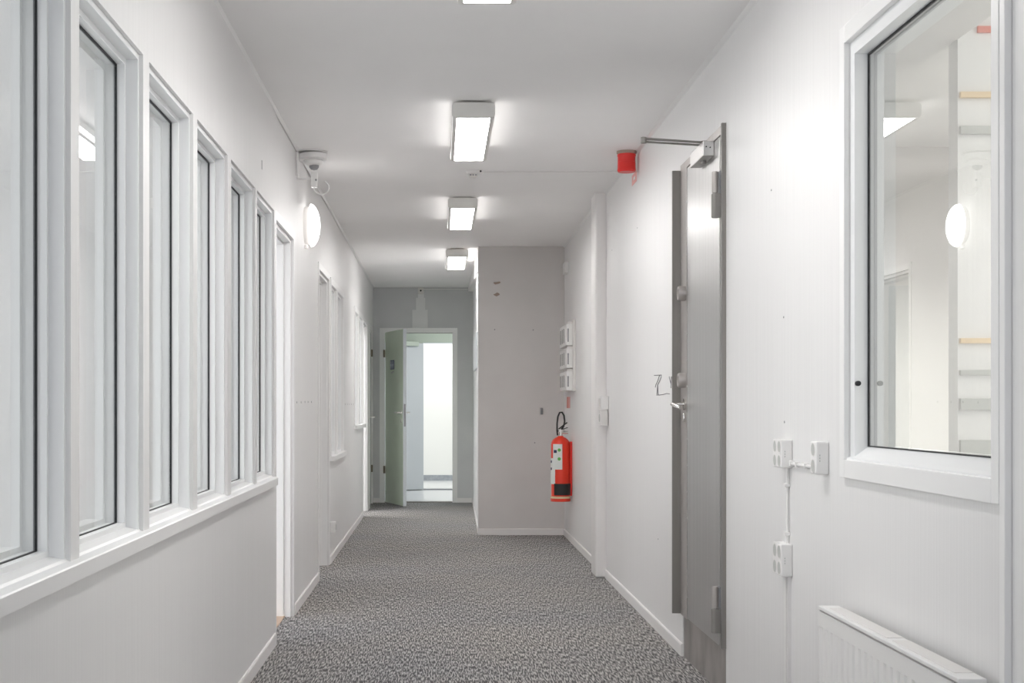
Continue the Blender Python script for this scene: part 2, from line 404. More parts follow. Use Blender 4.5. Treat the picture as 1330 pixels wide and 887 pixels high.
sub_mb = MB().cyl((-.228, YF-.031, 2.56), 'Y', .011, .004, 16); o = sub_mb.build('cable_hole', M['dark'], t)
o.parent = t
tag(MB().tube([(-.195, YF-.006, 2.577), (.34, YF-.006, 2.577)], .006, 8).build('cable', M['plastic']), 'thin white cable along the top of the end wall', 'cable')

# far door frame + green leaf
d5 = struct(empty('door_5', (-.66, YF, 0)), 'pale green door standing open at the end of the corridor', 'door')
f = MB()
f.box(-.725, -.665, YF-.015, YF+.1, 0, 2.05); f.box(.155, .215, YF-.015, YF+.1, 0, 2.05); f.box(-.725, .215, YF-.015, YF+.1, 2.05, 2.11)
f.build('door_frame', M['trim'], d5)
th = math.radians(-73)
def leafpt(u, w=0): return Vector((-.655 + u*math.cos(th) - w*math.sin(th)*-1*-1, YF-.02 + u*math.sin(th) + w*math.cos(th), 0))
def in_leaf(mb, hinge, th, x0, x1, y0, y1, z0, z1, bev=.0):
    t = MB().box(x0, x1, y0, y1, z0, z1, bev)
    bm2 = t.bm; Mx = Matrix.Translation(hinge) @ Matrix.Rotation(th, 4, 'Z')
    return mb.merge(bm2, Mx)
HG = Vector((-.655, YF-.03, 0))
m1 = MB(); in_leaf(m1, HG, th, 0, .80, .0, .04, .01, 2.055, .001); 
lf = m1.build('door_leaf', [M['doorg'], M['doorw']], d5)
for p in lf.data.polygons:      # the free edge of the leaf is painted white
    c = Matrix.Rotation(-th, 3, 'Z') @ (p.center + Vector(d5.location) - HG)
    if c.x > .7985: p.material_index = 1
for z in (.40, 1.80):
    sub(lf, 'hinge', MB().cyl((-.668, YF-.028, z), 'Z', .013, .09, 12), M['brass'], True)
def lb(name, x0, x1, y0, y1, z0, z1, material, bev=0.):
    m_ = MB(); in_leaf(m_, HG, th, x0, x1, y0, y1, z0, z1, bev); return sub(lf, name, m_, material)
lb('lock_plate', .7985, .8025, .010, .030, .93, 1.19, M['pgrey'])
m_ = MB()
in_leaf(m_, HG, th, .735, .752, -.05, .0, 1.082, 1.10, .004); in_leaf(m_, HG, th, .62, .752, -.058, -.044, 1.083, 1.099, .004)
in_leaf(m_, HG, th, .735, .752, .04, .09, 1.082, 1.10, .004); in_leaf(m_, HG, th, .62, .752, .084, .098, 1.083, 1.099, .004)
in_leaf(m_, HG, th, .722, .765, -.007, .0, 1.07, 1.115, .002); in_leaf(m_, HG, th, .728, .76, -.012, .0, .975, 1.02, .004)
sub(lf, 'door_handle', m_, M['chrome'])
m_ = MB(); in_leaf(m_, HG, th, .24, .41, -.004, 0, 1.60, 1.71); sg = sub(lf, 'door_sign', m_, M['blue'])
m_ = MB()
for ux in (.285, .365):
    in_leaf(m_, HG, th, ux-.012, ux+.012, -.006, -.004, 1.675, 1.697); in_leaf(m_, HG, th, ux-.02, ux+.02, -.006, -.004, 1.635, 1.67); in_leaf(m_, HG, th, ux-.01, ux+.01, -.006, -.004, 1.61, 1.635)
sub(lf, 'sign_print', m_, M['pblue'])
m_ = MB(); in_leaf(m_, HG, th, .27, .33, -.003, 0, 1.555, 1.567); in_leaf(m_, HG, th, .33, .39, -.003, 0, 1.565, 1.578); sub(lf, 'sticker', m_, M['pgrey'])

# lobby behind the green door
mb = MB(); mb.box(-1.6, -1.5, 17.3, 19.8, 0, H); mb.box(1.5, 1.6, 17.3, 19.8, 0, H)
struct(mb.build('wall_lobby', M['doorw']), 'side walls of the lobby behind the green door', 'wall')
mb = MB(); wall_grid(mb, 'X', 19.8, 19.9, -2.2, 2.2, 0, H, [(-.235, .62, 0, 2.05)])
struct(mb.build('wall_lobby_end', M['hgreen']), 'olive grey wall of the lobby above the second door', 'wall')
d6 = struct(empty('door_6', (-.235, 19.8, 0)), 'grey blue second door beyond the green one', 'door')
f = MB(); f.box(-.235, -.225, 19.78, 19.9, 0, 2.04); f.box(.61, .62, 19.78, 19.9, 0, 2.04); f.box(-.235, .62, 19.78, 19.9, 2.04, 2.05); f.build('door_frame', M['doorw'], d6)
t6 = math.radians(180+26.5); H6 = Vector((-.225, 19.775, 0))
m_ = MB(); in_leaf(m_, H6, t6, 0, .86, -.04, 0, .012, 2.04); lf6 = m_.build('door_leaf', M['doorq'], d6)
m_ = MB(); in_leaf(m_, H6, t6, .09, .36, 0.0, .05, 2.0, 2.06, .003); sub(lf6, 'door_closer', m_, M['hgreen'])
struct(MB().box(-.225, .61, 19.78, 19.92, 0, .018).build('trim_7', M['pgrey']), 'dark threshold of the second door', 'trim')
struct(MB().box(-.665, .155, YF-.01, YF+.1, 0, .012).build('trim_8', M['steelf']), 'metal threshold below the green door', 'trim')
mb = MB(); mb.box(-2.2, 2.2, 22.3, 22.4, 0, H); mb.box(-2.2, -2.1, 19.9, 22.3, 0, H); mb.box(2.1, 2.2, 19.9, 22.3, 0, H)
struct(mb.build('wall_end_room', M['trim']), 'bright white wall of the room at the very end', 'wall')
struct(MB().box(-2.1, 2.1, 22.288, 22.3, 0, .09).build('baseboard_end_room', M['skirtg']), 'grey skirting in the bright end room', 'baseboard')

# ---------------------------------------------------------------- rooms behind the side walls and behind the camera
mb = MB(); mb.box(-4.6, -4.5, -2, 17.3, 0, H); mb.box(-4.5, -.935, 8.15, 8.25, 0, H); mb.box(-4.5, -.935, YF, YF+.1, 0, H)
mb.box(-4.5, -.935, 12.3, 12.4, 0, H)
struct(mb.build('wall_office', M['wall']), 'white walls of the offices behind the left windows', 'wall')
mb = MB(); wall_grid(mb, 'X', -2, -2.1, -4.6, 6.0, 0, H, [(-.6, .95, .75, 2.3)])
struct(mb.build('wall_rear', M['wall']), 'white wall behind the camera with a window', 'wall')
e = struct(empty('window_12', (.17, -2.05, .75)), 'window behind the camera', 'window')
f = MB()
for (a, b, c, d) in ((-.6,-.55,.75,2.3), (.9,.95,.75,2.3), (-.55,.9,.75,.8), (-.55,.9,2.25,2.3), (.15,.2,.8,2.25)): f.box(a, b, -2.09, -2.03, c, d)
f.build('window_frame', M['frame'], e)
mb = MB(); mb.box(1.245, 6.0, 10.1, 10.2, 0, 3.1); mb.box(6.0, 6.1, .2, 10.2, 0, 3.1); mb.box(1.245, 6.0, .2, .3, 0, 3.1)
struct(mb.build('wall_side_room', M['wallbk']), 'walls of the room behind the right hand window', 'wall')
struct(MB().box(2.04, 6.0, 5.6, 5.7, 0, 3.0).build('wall_partition', M['wall']), 'white partition seen through the right hand window', 'wall')
def shelf(z0, z1, m, label, d=.02):
    tag(MB().box(2.045, 3.4, 5.6-d, 5.599, z0, z1, .002).build('wall_shelf', m), label, 'shelf', 'shelves behind the right hand window')
def zy(y, D=5.45): return CH + (529-y)/1847*D
shelf(zy(113, 5.4), zy(105, 5.4), M['tan'], 'upper pale pine shelf seen through the right hand window')
shelf(zy(162, 5.4), zy(151, 5.4), M['shelfg'], 'grey shelf just under the upper pine one, behind the window')
shelf(zy(443, 5.4), zy(436, 5.4), M['tan'], 'lower pale pine shelf seen through the right hand window')
shelf(zy(486, 5.4), zy(479, 5.4), M['shelfg'], 'thin grey shelf under the lower pine one, behind the window')
shelf(zy(533, 5.4), zy(517, 5.4), M['shelfg'], 'thick grey shelf at mid height behind the right hand window')
shelf(zy(592, 5.4), zy(573, 5.4), M['shelfg'], 'lowest grey shelf just above the right hand window sill')
tag(MB().box(2.115, 2.40, 5.585, 5.599, zy(43, 5.6), zy(35, 5.6)).build('wall_sticker', M['pink']), 'small orange red strip high up behind the right hand window', 'sticker')

# ---------------------------------------------------------------- baseboards and beads
def bb_left(n, a, b, x, label):
    pts = [(x, 0), (x+.010, 0), (x+.010, .052), (x+.006, .058), (x, .058)]
    struct(prism_obj(n, pts, 'Y', a, b, M['trimb']), label, 'baseboard')
bb_left('baseboard_left', -2, 6.895, XL, 'white skirting below the near left windows')
bb_left('baseboard_left', 7.88, 9.45, XLF, 'white skirting between the first two left doorways')
bb_left('baseboard_left', 10.42, 14.94, XLF, 'white skirting beyond the second left doorway')
bb_left('baseboard_left', 15.85, 16.31, XLF, 'short white skirting between the last two left doors')
def bb_right(n, a, b, label):
    x = XR; pts = [(x, 0), (x-.010, 0), (x-.010, .052), (x-.006, .058), (x, .058)]
    struct(prism_obj(n, pts, 'Y', a, b, M['trimb']), label, 'baseboard')
bb_right('baseboard_right', 6.575, 9.6, 'white skirting from the steel door to the duct')
bb_right('baseboard_right', 9.88, 12.80, 'white skirting below the fire extinguisher')
bb_right('baseboard_right', -2, 5.58, 'white skirting below the radiator')
struct(MB().box(.345, XR-.0105, YB-.012, YB, 0, .058, .002).build('baseboard_back', M['trimb']), 'white skirting along the grey beige end wall', 'baseboard')
mb = MB(); mb.box(-.80, -.725, YF-.010, YF, 0, .055); mb.box(.215, .39, YF-.010, YF, 0, .055)
struct(mb.build('baseboard_far', M['trimb']), 'white skirting beside the green door', 'baseboard')
struct(MB().prism([(.345, YB+.0), (.395, YF-.01), (.40, YF-.01), (.351, YB)], 'Z', 0, .055).build('baseboard_bay', M['trimb']), 'skirting of the far bay side wall', 'baseboard')
struct(prism_obj('trim_9', [(XL-.002, H), (XL-.002, H-.012), (XL+.010, H-.001), (XL+.010, H)], 'Y', -2, YF, M['trim']), 'thin white bead where left wall meets ceiling', 'trim')
struct(prism_obj('trim_10', [(XR+.002, H), (XR+.002, H-.014), (XR-.016, H-.001), (XR-.016, H)], 'Y', -2, YB, M['trim']), 'thin white bead where right wall meets ceiling', 'trim')
struct(MB().box(.345, .3515, YB-.006, YB+.01, 0, H, .001).build('trim_11', M['trim']), 'white corner strip at the edge of the end wall', 'trim')

# ---------------------------------------------------------------- steel door
d7 = struct(empty('door_7', (1.109, (SD[0]+SD[1])/2, 0)), 'brushed steel security door on the right wall', 'door')
X0 = 1.109; LY = (5.632, 6.366); LZ = (.206, 2.222)
f = MB(); f.box(X0, XR+.10, SD[0], LY[0]-.014, .2, 2.262); f.box(X0, XR+.10, LY[1]+.014, SD[1], .2, 2.262)
f.box(X0, XR+.10, LY[0]-.014, LY[1]+.014, LZ[1]+.006, 2.262)
f.build('door_frame', M['steelp'], d7)
f = MB(); f.box(X0-.002, XR+.01, SD[0]-.003, SD[0]+.014, .203, 2.268, .001); f.build('frame_edge', M['steelf'], d7)
f = MB(); f.box(XR+.004, XR+.10, SD[0], SD[1]+.024, 0, .204); f.build('door_sill_plate', M['steeld'], d7)
f = MB(); f.box(X0+.009, XR+.095, LY[0]-.02, LY[1]+.02, .207, 2.24); f.build('gap_shade', M['dark'], d7)  # near-black sheet, paints the shadow in the gaps around the leaf
f = MB(); f.box(X0-.001, XR+.040, LY[0], LY[1], LZ[0], LZ[1], .0012); sl = f.build('door_leaf', M['steel'], d7)
f = MB(); f.box(1.071, X0, 6.545, 6.560, .203, 2.24, .001); f.build('guard_plate', M['steelf'], d7)
for k in range(17):
    z = .30 + k*.118
    sub(sl, 'screw', MB().cyl((X0-.002, LY[1]-.006, z), 'X', .0045, .004, 10), M['alu'], True)
for z in (.345, 1.985):
    h = MB(); h.cyl((1.088, LY[0]-.012, z+.055), 'Z', .0125, .085, 20, bev=.002); hh = h.build('hinge', M['steelp'], d7, True)
    h2 = MB(); h2.cyl((1.088, LY[0]-.012, z-.038), 'Z', .0145, .095, 20, bev=.002); h2.box(1.088, X0, LY[0]-.026, LY[0]-.014, z-.085, z+.01); sub(hh, 'hinge_sleeve', h2, M['steelf'], True)
    h3 = MB(); h3.box(X0-.006, X0-.001, LY[0]-.03, LY[0]+.01, z+.01, z+.098); sub(hh, 'hinge_plate', h3, M['pgrey'])
for z in (1.666, 1.273):
    c = MB(); c.lathe([(0,0), (.0335,0), (.0335,.027), (.030,.033), (.020,.033), (.019,.028), (0,.028)], (X0, 6.425, z), '-X'); c.build('lock_cylinder', M['steelp'], d7, True)
c = MB(); c.cyl((X0-.004, 6.425, 1.165), 'X', .026, .008, 28); c.cyl((X0-.03, 6.425, 1.165), 'X', .009, .06, 16)
c.tube([(X0-.055, 6.43, 1.165), (X0-.062, 6.40, 1.165), (X0-.062, 6.35, 1.162), (X0-.058, 6.31, 1.156), (X0-.045, 6.295, 1.150)], .009, 12)
c.box(X0-.012, X0, 6.412, 6.438, 1.085, 1.125, .004)
c.build('door_handle', M['chrome'], d7, True)
c = MB(); c.box(1.062, X0-.001, 5.74, 6.03, 2.165, 2.226, .003); dc = c.build('door_closer', M['alu'], d7)
a = MB(); a.tube([(1.085, 5.83, 2.232), (1.085, 5.83, 2.242)], .014, 16); a.cyl((1.085, 5.85, 2.160), 'Z', .012, .012, 16)
sub(dc, 'closer_spindle', a, M['steelf'], True)
a = MB()
def bar(mb, p, q, w, t):
    p, q = Vector(p), Vector(q); d = (q-p); L_ = d.length; ang = math.atan2(d.y, d.x)
    b2 = MB().box(-w/2, L_+w/2, -w/2, w/2, -t/2, t/2, .001).bm
    pitch = math.asin(max(-1, min(1, d.z/L_)))
    mb.merge(b2, Matrix.Translation(p) @ Matrix.Rotation(ang, 4, 'Z') @ Matrix.Rotation(-pitch, 4, 'Y'))
bar(a, (1.085, 5.83, 2.236), (.832, 5.80, 2.247), .018, .007)
bar(a, (1.092, 5.87, 2.232), (.832, 5.80, 2.234), .014, .006)
a.cyl((.832, 5.80, 2.240), 'Z', .012, .024, 16)
sub(dc, 'closer_arm', a, M['steelf'], False)
for yy, zz in ((0, 0),):
    a = MB(); a.cyl((1.076, 5.7395, 2.203), 'Y', .003, .003, 10); a.cyl((1.092, 5.7395, 2.200), 'Y', .003, .003, 10); sub(dc, 'screw', a, M['dark'])

# pencil scribble on the wall beside the steel door
def wp(x, y):
    D = XR*1847/(x-571); return (XR-.0015, D, CH+(529-y)/1847*D)
s_ = MB()
for st in ([(850,487.5), (859.3,487), (859,490), (857,495), (854.5,500), (854,506), (853.5,512)],
           [(857,487.5), (854,496), (852,500), (851.5,503)], [(854.5,500), (854.8,507), (855.5,513)],
           [(853,513), (857,513), (863,512), (866,511), (870,511.5)], [(869.5,489), (870.5,494), (872,499), (871.8,504)], [(872.5,489), (872,495), (872,500)]):
    s_.tube([wp(*p) for p in st], .0016, 6)
s_.build('pencil_scribble', M['pencil'], wr)
def hole_right(x, y, r=.004):
    p = wp(x, y); return MB().cyl((XR-.0006, p[1], p[2]), 'X', r, .002, 10)
for x, y in ((828,296), (1018,412), (1019,548), (795,325), (855,700), (1002,247)):
    hole_right(x, y, .0035 if y < 540 else .004).build('screw_hole', M['pgrey'], wr)
def wpl(x, y, X=XLF):
    D = X*-1847/(571-x)*1; D = -X*1847/(571-x); return (X, D, CH+(529-y)/1847*D)
for x, y in ((385.5,522.5), (391,522.5), (396,522), (400,522), (404.5,522)) + tuple((448.5+k*2.6, 525) for k in range(5)):
    p = wpl(x, y); MB().cyl((XLF+.0006, p[1], p[2]), 'X', .006, .002, 8).build('screw_hole', M['pgrey'], wl)
p = wpl(340, 214, XL); MB().box(XL-.001, XL+.0012, p[1]-.006, p[1]+.012, p[2]-.02, p[2]+.02).build('wall_nick', M['pgrey'], wl)

# marks on the end wall
def wbp(x, y): return ((x-571)/1847*YB, YB, CH+(529-y)/1847*YB)
for pts in ([(640.5,367),(644,366.5),(649,365.5),(650.5,367),(648,368.5),(643,369.5)], [(640.5,382.5),(643,381.5),(645.5,379.8),(648.5,381),(649,383),(645,385),(642.5,384)]):
    P = [wbp(*q) for q in pts]; MB().prism([(q[0], q[2]) for q in P], 'Y', YB-.0012, YB).build('paint_chip', M['peel'], wb)
for x, y in ((642.5,428), (692.5,428.5), (694.5,575)):
    q = wbp(x, y); MB().cyl((q[0], YB-.001, q[2]), 'Y', .006, .003, 10).build('screw_hole', M['pgrey'], wb)
q = wbp(703.5, 534); t = MB(); t.box(q[0]-.012, q[0]+.012, YB-.01, YB, q[2]-.03, q[2]+.03, .002); t.cyl((q[0], YB-.015, q[2]+.015), 'Y', .009, .02, 12); t.cyl((q[0], YB-.015, q[2]-.018), 'Y', .007, .02, 12)
tag(t.build('wall_hook', M['pgrey'], smooth=True), 'small metal wall hook left of the fire extinguisher', 'hook')

# ---------------------------------------------------------------- ceiling lamps
def make_lamp(name, loc, label):
    x, y, z = loc; W = .101; L_ = 1.20; zb = H-.082; zt = H-.012
    e = empty(name, (x, y, H), label, 'ceiling lamp', 'ceiling lamps along the corridor')
    b = MB(); b.box(x-W+.006, x+W-.006, y+.012, y+L_-.012, zb+.036, zt); b.box(x-.06, x+.06, y+.05, y+L_-.05, zt, H); b.build('housing', M['lampb'], e)
    for k in (0, 1):
        y0 = y if k == 0 else y+L_-.020
        pr = []; r = .016
        for cx, cz, a0 in ((x+W-r, zt-r, 0), (x-W+r, zt-r, 90), (x-W+r, zb+r, 180), (x+W-r, zb+r, 270)):
            for q in range(6):
                a = math.radians(a0+q*18); pr.append((cx+r*math.cos(a), cz+r*math.sin(a)))
        b = MB().prism(pr, 'Y', y0, y0+.020); b.build('end_cap', M['lampb'], e)
    b = MB(); b.box(x-W+.022, x+W-.022, y+.020, y+L_-.020, zb+.002, zb+.010); b.build('diffuser', M['lampe'], e)
    for s in (-1, 1):
        b = MB(); b.box(x+s*(W-.004), x+s*(W-.008), y+.020, y+L_-.020, zb+.006, zb+.036); b.build('side_strip', M['lamps'], e)
        b = MB(); b.box(x+s*(W-.003), x+s*(W-.022), y+.020, y+L_-.020, zb, zb+.006); b.build('edge_rail', M['plasto'], e)
    return e
def copy_tree(o, parent=None):
    c = o.copy(); COL.objects.link(c)
    if parent: c.parent = parent
    for ch in list(o.children): copy_tree(ch, c)
    return c
l0 = make_lamp('ceiling_lamp', (.160, 6.705, 0), 'nearest fully visible long ceiling lamp, largest in the row')
for y, lab in ((3.63, 'ceiling lamp only just showing at the top edge of the photo'), (9.765, 'middle ceiling lamp, between the smoke detector and the end wall'), (12.93, 'farthest and smallest ceiling lamp, over the far bay')):
    c = copy_tree(l0); c.location.y = y; c['label'] = lab

# smoke detector + conduit
e = empty('smoke_detector', (.215, 8.72, H), 'small white smoke detector on the ceiling behind the first lamp', 'smoke detector')
MB().lathe([(0,0), (.052,0), (.052,-.012), (.045,-.02), (0,-.02)], (.215, 8.72, H)).build('base', M['plastic'], e, True)
MB().lathe([(.022,-.02), (.026,-.026), (.026,-.036), (.018,-.045), (0,-.046)], (.205, 8.70, H)).build('sensor_head', M['plasto'], e, True)
for k in range(3): MB().box(.184+k*.016, .194+k*.016, 8.672, 8.676, H-.036, H-.027).build('sensor_slot', M['pgrey'], e)
MB().cyl((.25, 8.668, H-.010), 'Y', .006, .004, 10).build('indicator', M['dark'], e)
tag(MB().tube([(.267, 8.73, H-.004), (.7, 8.725, H-.004), (1.108, 8.72, H-.004)], .005, 8).build('conduit', M['plastic']), 'thin white conduit from the smoke detector to the right wall', 'conduit')

# red siren
e = empty('ceiling_siren', (1.058, 8.05, H), 'round red alarm siren at the ceiling above the steel door closer', 'siren')
MB().lathe([(0,0), (.056,0), (.056,-.012), (.05,-.018)], (1.058, 8.05, H)).build('base', M['peel'], e, True)
MB().lathe([(.0,-.012), (.050,-.014), (.053,-.024), (.050,-.034), (.0505,-.060), (.049,-.062), (.0505,-.064), (.051,-.098), (.053,-.108), (.048,-.118), (0,-.118)], (1.058, 8.05, H)).build('siren_body', M['redp'], e, True)
def wall_sticker(name, x0, x1, y0, y1, m, label):
    a = wp(x0, y0)[1]; b = wp(x1, y0)[1]; D = (a+b)/2
    t = tag(MB().box(XR-.0015, XR-.0002, b, a, CH+(529-y1)/1847*D, CH+(529-y0)/1847*D).build(name, m), label, 'sticker'); return t
t = wall_sticker('wall_label', 821, 827, 225, 238.5, M['pinkl'], 'small pale red sticker under the red siren')
b = wp(823, 230); c = wp(825.2, 233); mb = MB().box(XR-.0022, XR-.0015, c[1], b[1], c[2]+.004, b[2]-.004); o = mb.build('sticker_print', M['label'], t)
t = wall_sticker('wall_label', 736.5, 740.5, 515.5, 530, M['pinkl'], 'pale red sign strip above the fire extinguisher')
t2 = wall_sticker('sign_print', 736.5, 738.3, 515.5, 530, M['pink'], 'x'); 
for k in ('label', 'category'): del t2[k]
t2.parent = t; t2.location = (-.0008, t2.location.y-t.location.y, 0)

# ---------------------------------------------------------------- wall lamp (left wall)
e = empty('wall_lamp', (XLF, 8.52, 2.24), 'round glowing wall lamp on the left wall under the camera', 'wall lamp')
MB().lathe([(0,0), (.110,0), (.113,.012), (.113,.034), (.118,.038), (0,.038)], (XLF, 8.52, 2.24), 'X').build('lamp_base', M['plasto'], e, True)
pr = [(.128*math.cos(math.radians(a)), .036+.056*math.sin(math.radians(a))) for a in range(0, 90, 6)] + [(0, .092)]
MB().lathe([(0,.036)]+pr, (XLF, 8.52, 2.24), 'X').build('lamp_dome', M['dome'], e, True)
c = MB(); c.box(XLF, XLF+.02, 8.50, 8.54, 2.10, 2.122, .003); c.build('cable_entry', M['plasto'], e)

# security camera
e = empty('security_camera', (XLF, 8.05, 2.5), 'white dome security camera on a bracket above the round wall lamp', 'security camera')
b = MB(); b.box(XLF, XLF+.014, 7.99, 8.11, 2.455, 2.588, .004); b.box(XLF+.01, XLF+.10, 8.01, 8.09, 2.545, 2.583, .006)
b.lathe([(0,0), (.078,0), (.080,-.008), (.080,-.026), (.072,-.034), (0,-.034)], (XLF+.093, 8.05, 2.583)); b.build('bracket', M['plastic'], e, True)
b = MB(); b.lathe([(.052,0), (.056,-.008), (.050,-.022), (.030,-.032), (0,-.034)], (XLF+.093, 8.05, 2.549)); b.build('camera_collar', M['plastic'], e, True)
b = MB(); b.lathe([(.028,0), (.027,-.012), (.018,-.024), (0,-.029)], (XLF+.098, 8.045, 2.520)); b.build('camera_lens', M['pgrey'], e, True)
b = MB(); b.lathe([(0,0), (.085,0), (.085,-.006), (0,-.006)], (XLF+.088, 8.06, H)); b.build('ceiling_disc', M['plastic'], e, True)
e2 = empty('cable_box', (-.75, 8.05, 2.40), 'tiny white cable box with a looped lead under the security camera', 'cable box')
b = MB(); b.box(-.728, -.690, 8.03, 8.07, 2.395, 2.478, .004); b.box(XLF, -.728, 8.045, 8.055, 2.44, 2.45); b.build('box_body', M['plastic'], e2)
b = MB(); b.cyl((-.698, 8.028, 2.435), 'Y', .006, .006, 10); b.build('plug', M['pgrey'], e2)
pts = [(-.668+.042*math.cos(a)*1.0, 8.04, 2.392+.038*math.sin(a)) for a in [math.radians(-200+k*12) for k in range(23)]]
b = MB(); b.tube(pts, .0035, 8); b.build('lead', M['plastic'], e2, True)

# ---------------------------------------------------------------- sockets on the right wall
def socket_box(loc_y0, loc_y1, z0, z1, xf, cols, label):
    cy = (loc_y0+loc_y1)/2
    e = empty('wall_socket', (XR, cy, z0), label, 'socket', 'surface mounted sockets on the right wall')
    MB().box(xf, XR, loc_y0, loc_y1, z0, z1, .004).build('socket_body', M['plastic'], e)
    n = 2; w = (loc_y1-loc_y0)/cols; h = (z1-z0)/n
    for i in range(cols):
        for j in range(n):
            y = loc_y0+w*(i+.5); z = z0+h*(j+.5); r = min(w, h)*.40
            o = MB(); o.lathe([(r*1.06,0), (r*1.06,.0012), (r*.96,.0012), (r*.9,.0006), (0,.0006)], (xf, y, z), '-X', 28); o.build('outlet', M['plasto'], e, True)
            k = MB(); k.lathe([(r*.93,.0), (r*.93,.0011), (0,.0011)], (xf, y, z), '-X', 28); k.build('outlet_recess', M['shelfg'], e)
    m_ = MB()
    for q in range(3): m_.box(xf+.010, xf+.0125, loc_y0-.0006, loc_y0+.001, (z0+z1)/2-.011+q*.008, (z0+z1)/2-.006+q*.008)
    m_.build('side_print', M['shelfg'], e)
    return e
socket_box(4.532, 4.650, .957, 1.048, 1.089, 2, 'upper double socket on the right wall, above the cable run')
socket_box(4.108, 4.172, .957, 1.052, 1.087, 1, 'single width socket block nearest to the right hand window')
socket_box(4.532, 4.650, .610, .714, 1.089, 2, 'lower double socket on the right wall, left of the radiator')
c = MB(); c.tube([(1.117, 4.172, .972), (1.118, 4.532, .972)], .0055, 8)
for y in (4.22, 4.33, 4.44, 4.51): c.box(1.109, XR, y-.005, y+.005, .963, .982, .002)
tag(c.build('cable_run', M['plastic'], smooth=False), 'short clipped white cable joining the two upper sockets', 'cable')
c = MB(); c.tube([(1.118, 4.575, .957), (1.118, 4.575, .714)], .0045, 8)
for z in (.90, .745): c.box(1.108, XR, 4.563, 4.587, z-.006, z+.006, .002)
tag(c.build('cable_run', M['plastic']), 'upright white cable between upper and lower double socket', 'cable')
c = MB(); c.box(1.114, XR, 4.55, 4.566, .058, .610); c.box(1.114, XR, 4.572, 4.60, .058, .610)
tag(c.build('cable_duct', M['plastic']), 'flat white cable duct below the lower double socket', 'cable duct')

# switches next to the duct
e = empty('wall_switch', (XR, 9.5, 1.136), 'upper white switch box beside the pipe duct', 'switch')
MB().box(1.072, XR, 9.455, 9.54, 1.137, 1.226, .004).build('switch_body', M['plastic'], e)
b = MB().box(1.064, 1.072, 9.47, 9.525, 1.155, 1.21, .003); b.build('rocker', M['plasto'], e)
e = empty('wall_socket', (XR, 9.5, 1.028), 'lower white box under the switch beside the pipe duct', 'socket')
MB().box(1.068, XR-.006, 9.455, 9.54, 1.030, 1.130, .004).build('socket_body', M['plasto'], e)
b = MB(); b.cyl((1.067, 9.4975, 1.08), 'X', .026, .003, 20); b.build('outlet', M['shelfg'], e)
e = empty('wall_socket', (XLF, 10.52, .22), 'low white socket on the left wall beyond the second doorway', 'socket')
MB().box(XLF, XLF+.038, 10.50, 10.575, .225, .305, .004).build('socket_body', M['plastic'], e)
b = MB(); b.cyl((XLF+.039, 10.537, .265), 'X', .022, .003, 20); b.build('outlet', M['shelfg'], e)
p = tag(MB().box(XR-.035, XR, 12.38, 12.60, 2.325, 2.42, .004).build('detector_box', M['plastic']), 'small white box high in the corner above the vented boxes', 'box')

# ---------------------------------------------------------------- vented boxes near the end wall
bp = tag(MB().box(1.103, XR, 11.75, 12.52, 1.285, 1.875, .003).build('mounting_board', M['plasto']), 'white mounting board on the right wall above the fire extinguisher', 'board')
def vbox(z0, z1, label):
    e = empty('control_box', (1.103, 12.1, z0), label, 'box', 'vented white boxes above the fire extinguisher')
    MB().box(1.052, 1.103, 11.80, 12.46, z0, z1, .004).build('box_body', M['plastic'], e)
    for k in range(3):
        y = 12.02+k*.16; MB().box(1.0512, 1.053, y, y+.05, z0+.03, z1-.03).build('vent_slot', M['slot'], e)
    MB().box(1.06, 1.072, 11.7992, 11.802, z0+.03, z1-.04).build('side_label', M['pgrey'], e)
    MB().box(1.060, 1.103, 11.802, 11.86, z1, z1+.018, .002).build('latch', M['plasto'], e)
vbox(1.665, 1.845, 'topmost of the three vented white boxes on the right wall')
vbox(1.478, 1.640, 'middle one of the three vented white boxes on the right wall')
vbox(1.292, 1.450, 'lowest of the three vented white boxes, right above the red sign')

# ---------------------------------------------------------------- fire extinguisher
ex, ey, r = 1.028, 12.1, .081; zb = .352
e = empty('fire_extinguisher', (ex, ey, zb), 'red fire extinguisher hanging on the right wall by the end wall', 'fire extinguisher')
MB().lathe([(0,0), (r-.006,0), (r,.006), (r,.480), (r-.004,.503), (r-.016,.524), (r-.036,.540), (.026,.549), (.020,.556), (0,.556)], (ex, ey, zb)).build('cylinder', M['red'], e, True)
b = MB(); b.lathe([(r+.0005,.0), (r+.004,.004), (r+.004,.022), (r+.0005,.030)], (ex, ey, zb)); b.build('base_ring', M['red'], e, True)
def arc_patch(a0, a1, z0, z1, rr, t=.0012, n=14):
    b2 = bmesh.new(); 
    V = []
    for k in range(n+1):
        a = math.radians(a0+(a1-a0)*k/n); V.append([b2.verts.new((ex+q*math.cos(a), ey+q*math.sin(a), z)) for q in (rr, rr+t) for z in (z0, z1)])
    for A, B in zip(V, V[1:]):
        b2.faces.new((A[2],B[2],B[3],A[3])); b2.faces.new((A[0],A[1],B[1],B[0])); b2.faces.new((A[1],A[3],B[3],B[1])); b2.faces.new((A[0],B[0],B[2],A[2]))
    b2.faces.new((V[0][0],V[0][2],V[0][3],V[0][1])); b2.faces.new((V[-1][0],V[-1][1],V[-1][3],V[-1][2]))
    bmesh.ops.recalc_face_normals(b2, faces=b2.faces)
    return MB().merge(b2)
arc_patch(215, 276, .625, .84, r, .001).build('label', M['label'], e, True)
arc_patch(178, 232, .50, .72, r+.001, .001).build('label', M['label'], e, True)
arc_patch(170, 195, .40, .55, r+.001, .001).build('label', M['label'], e, True)
arc_patch(222, 243, .765, .79, r+.001, .001).build('label_print', M['blue'], e, True)
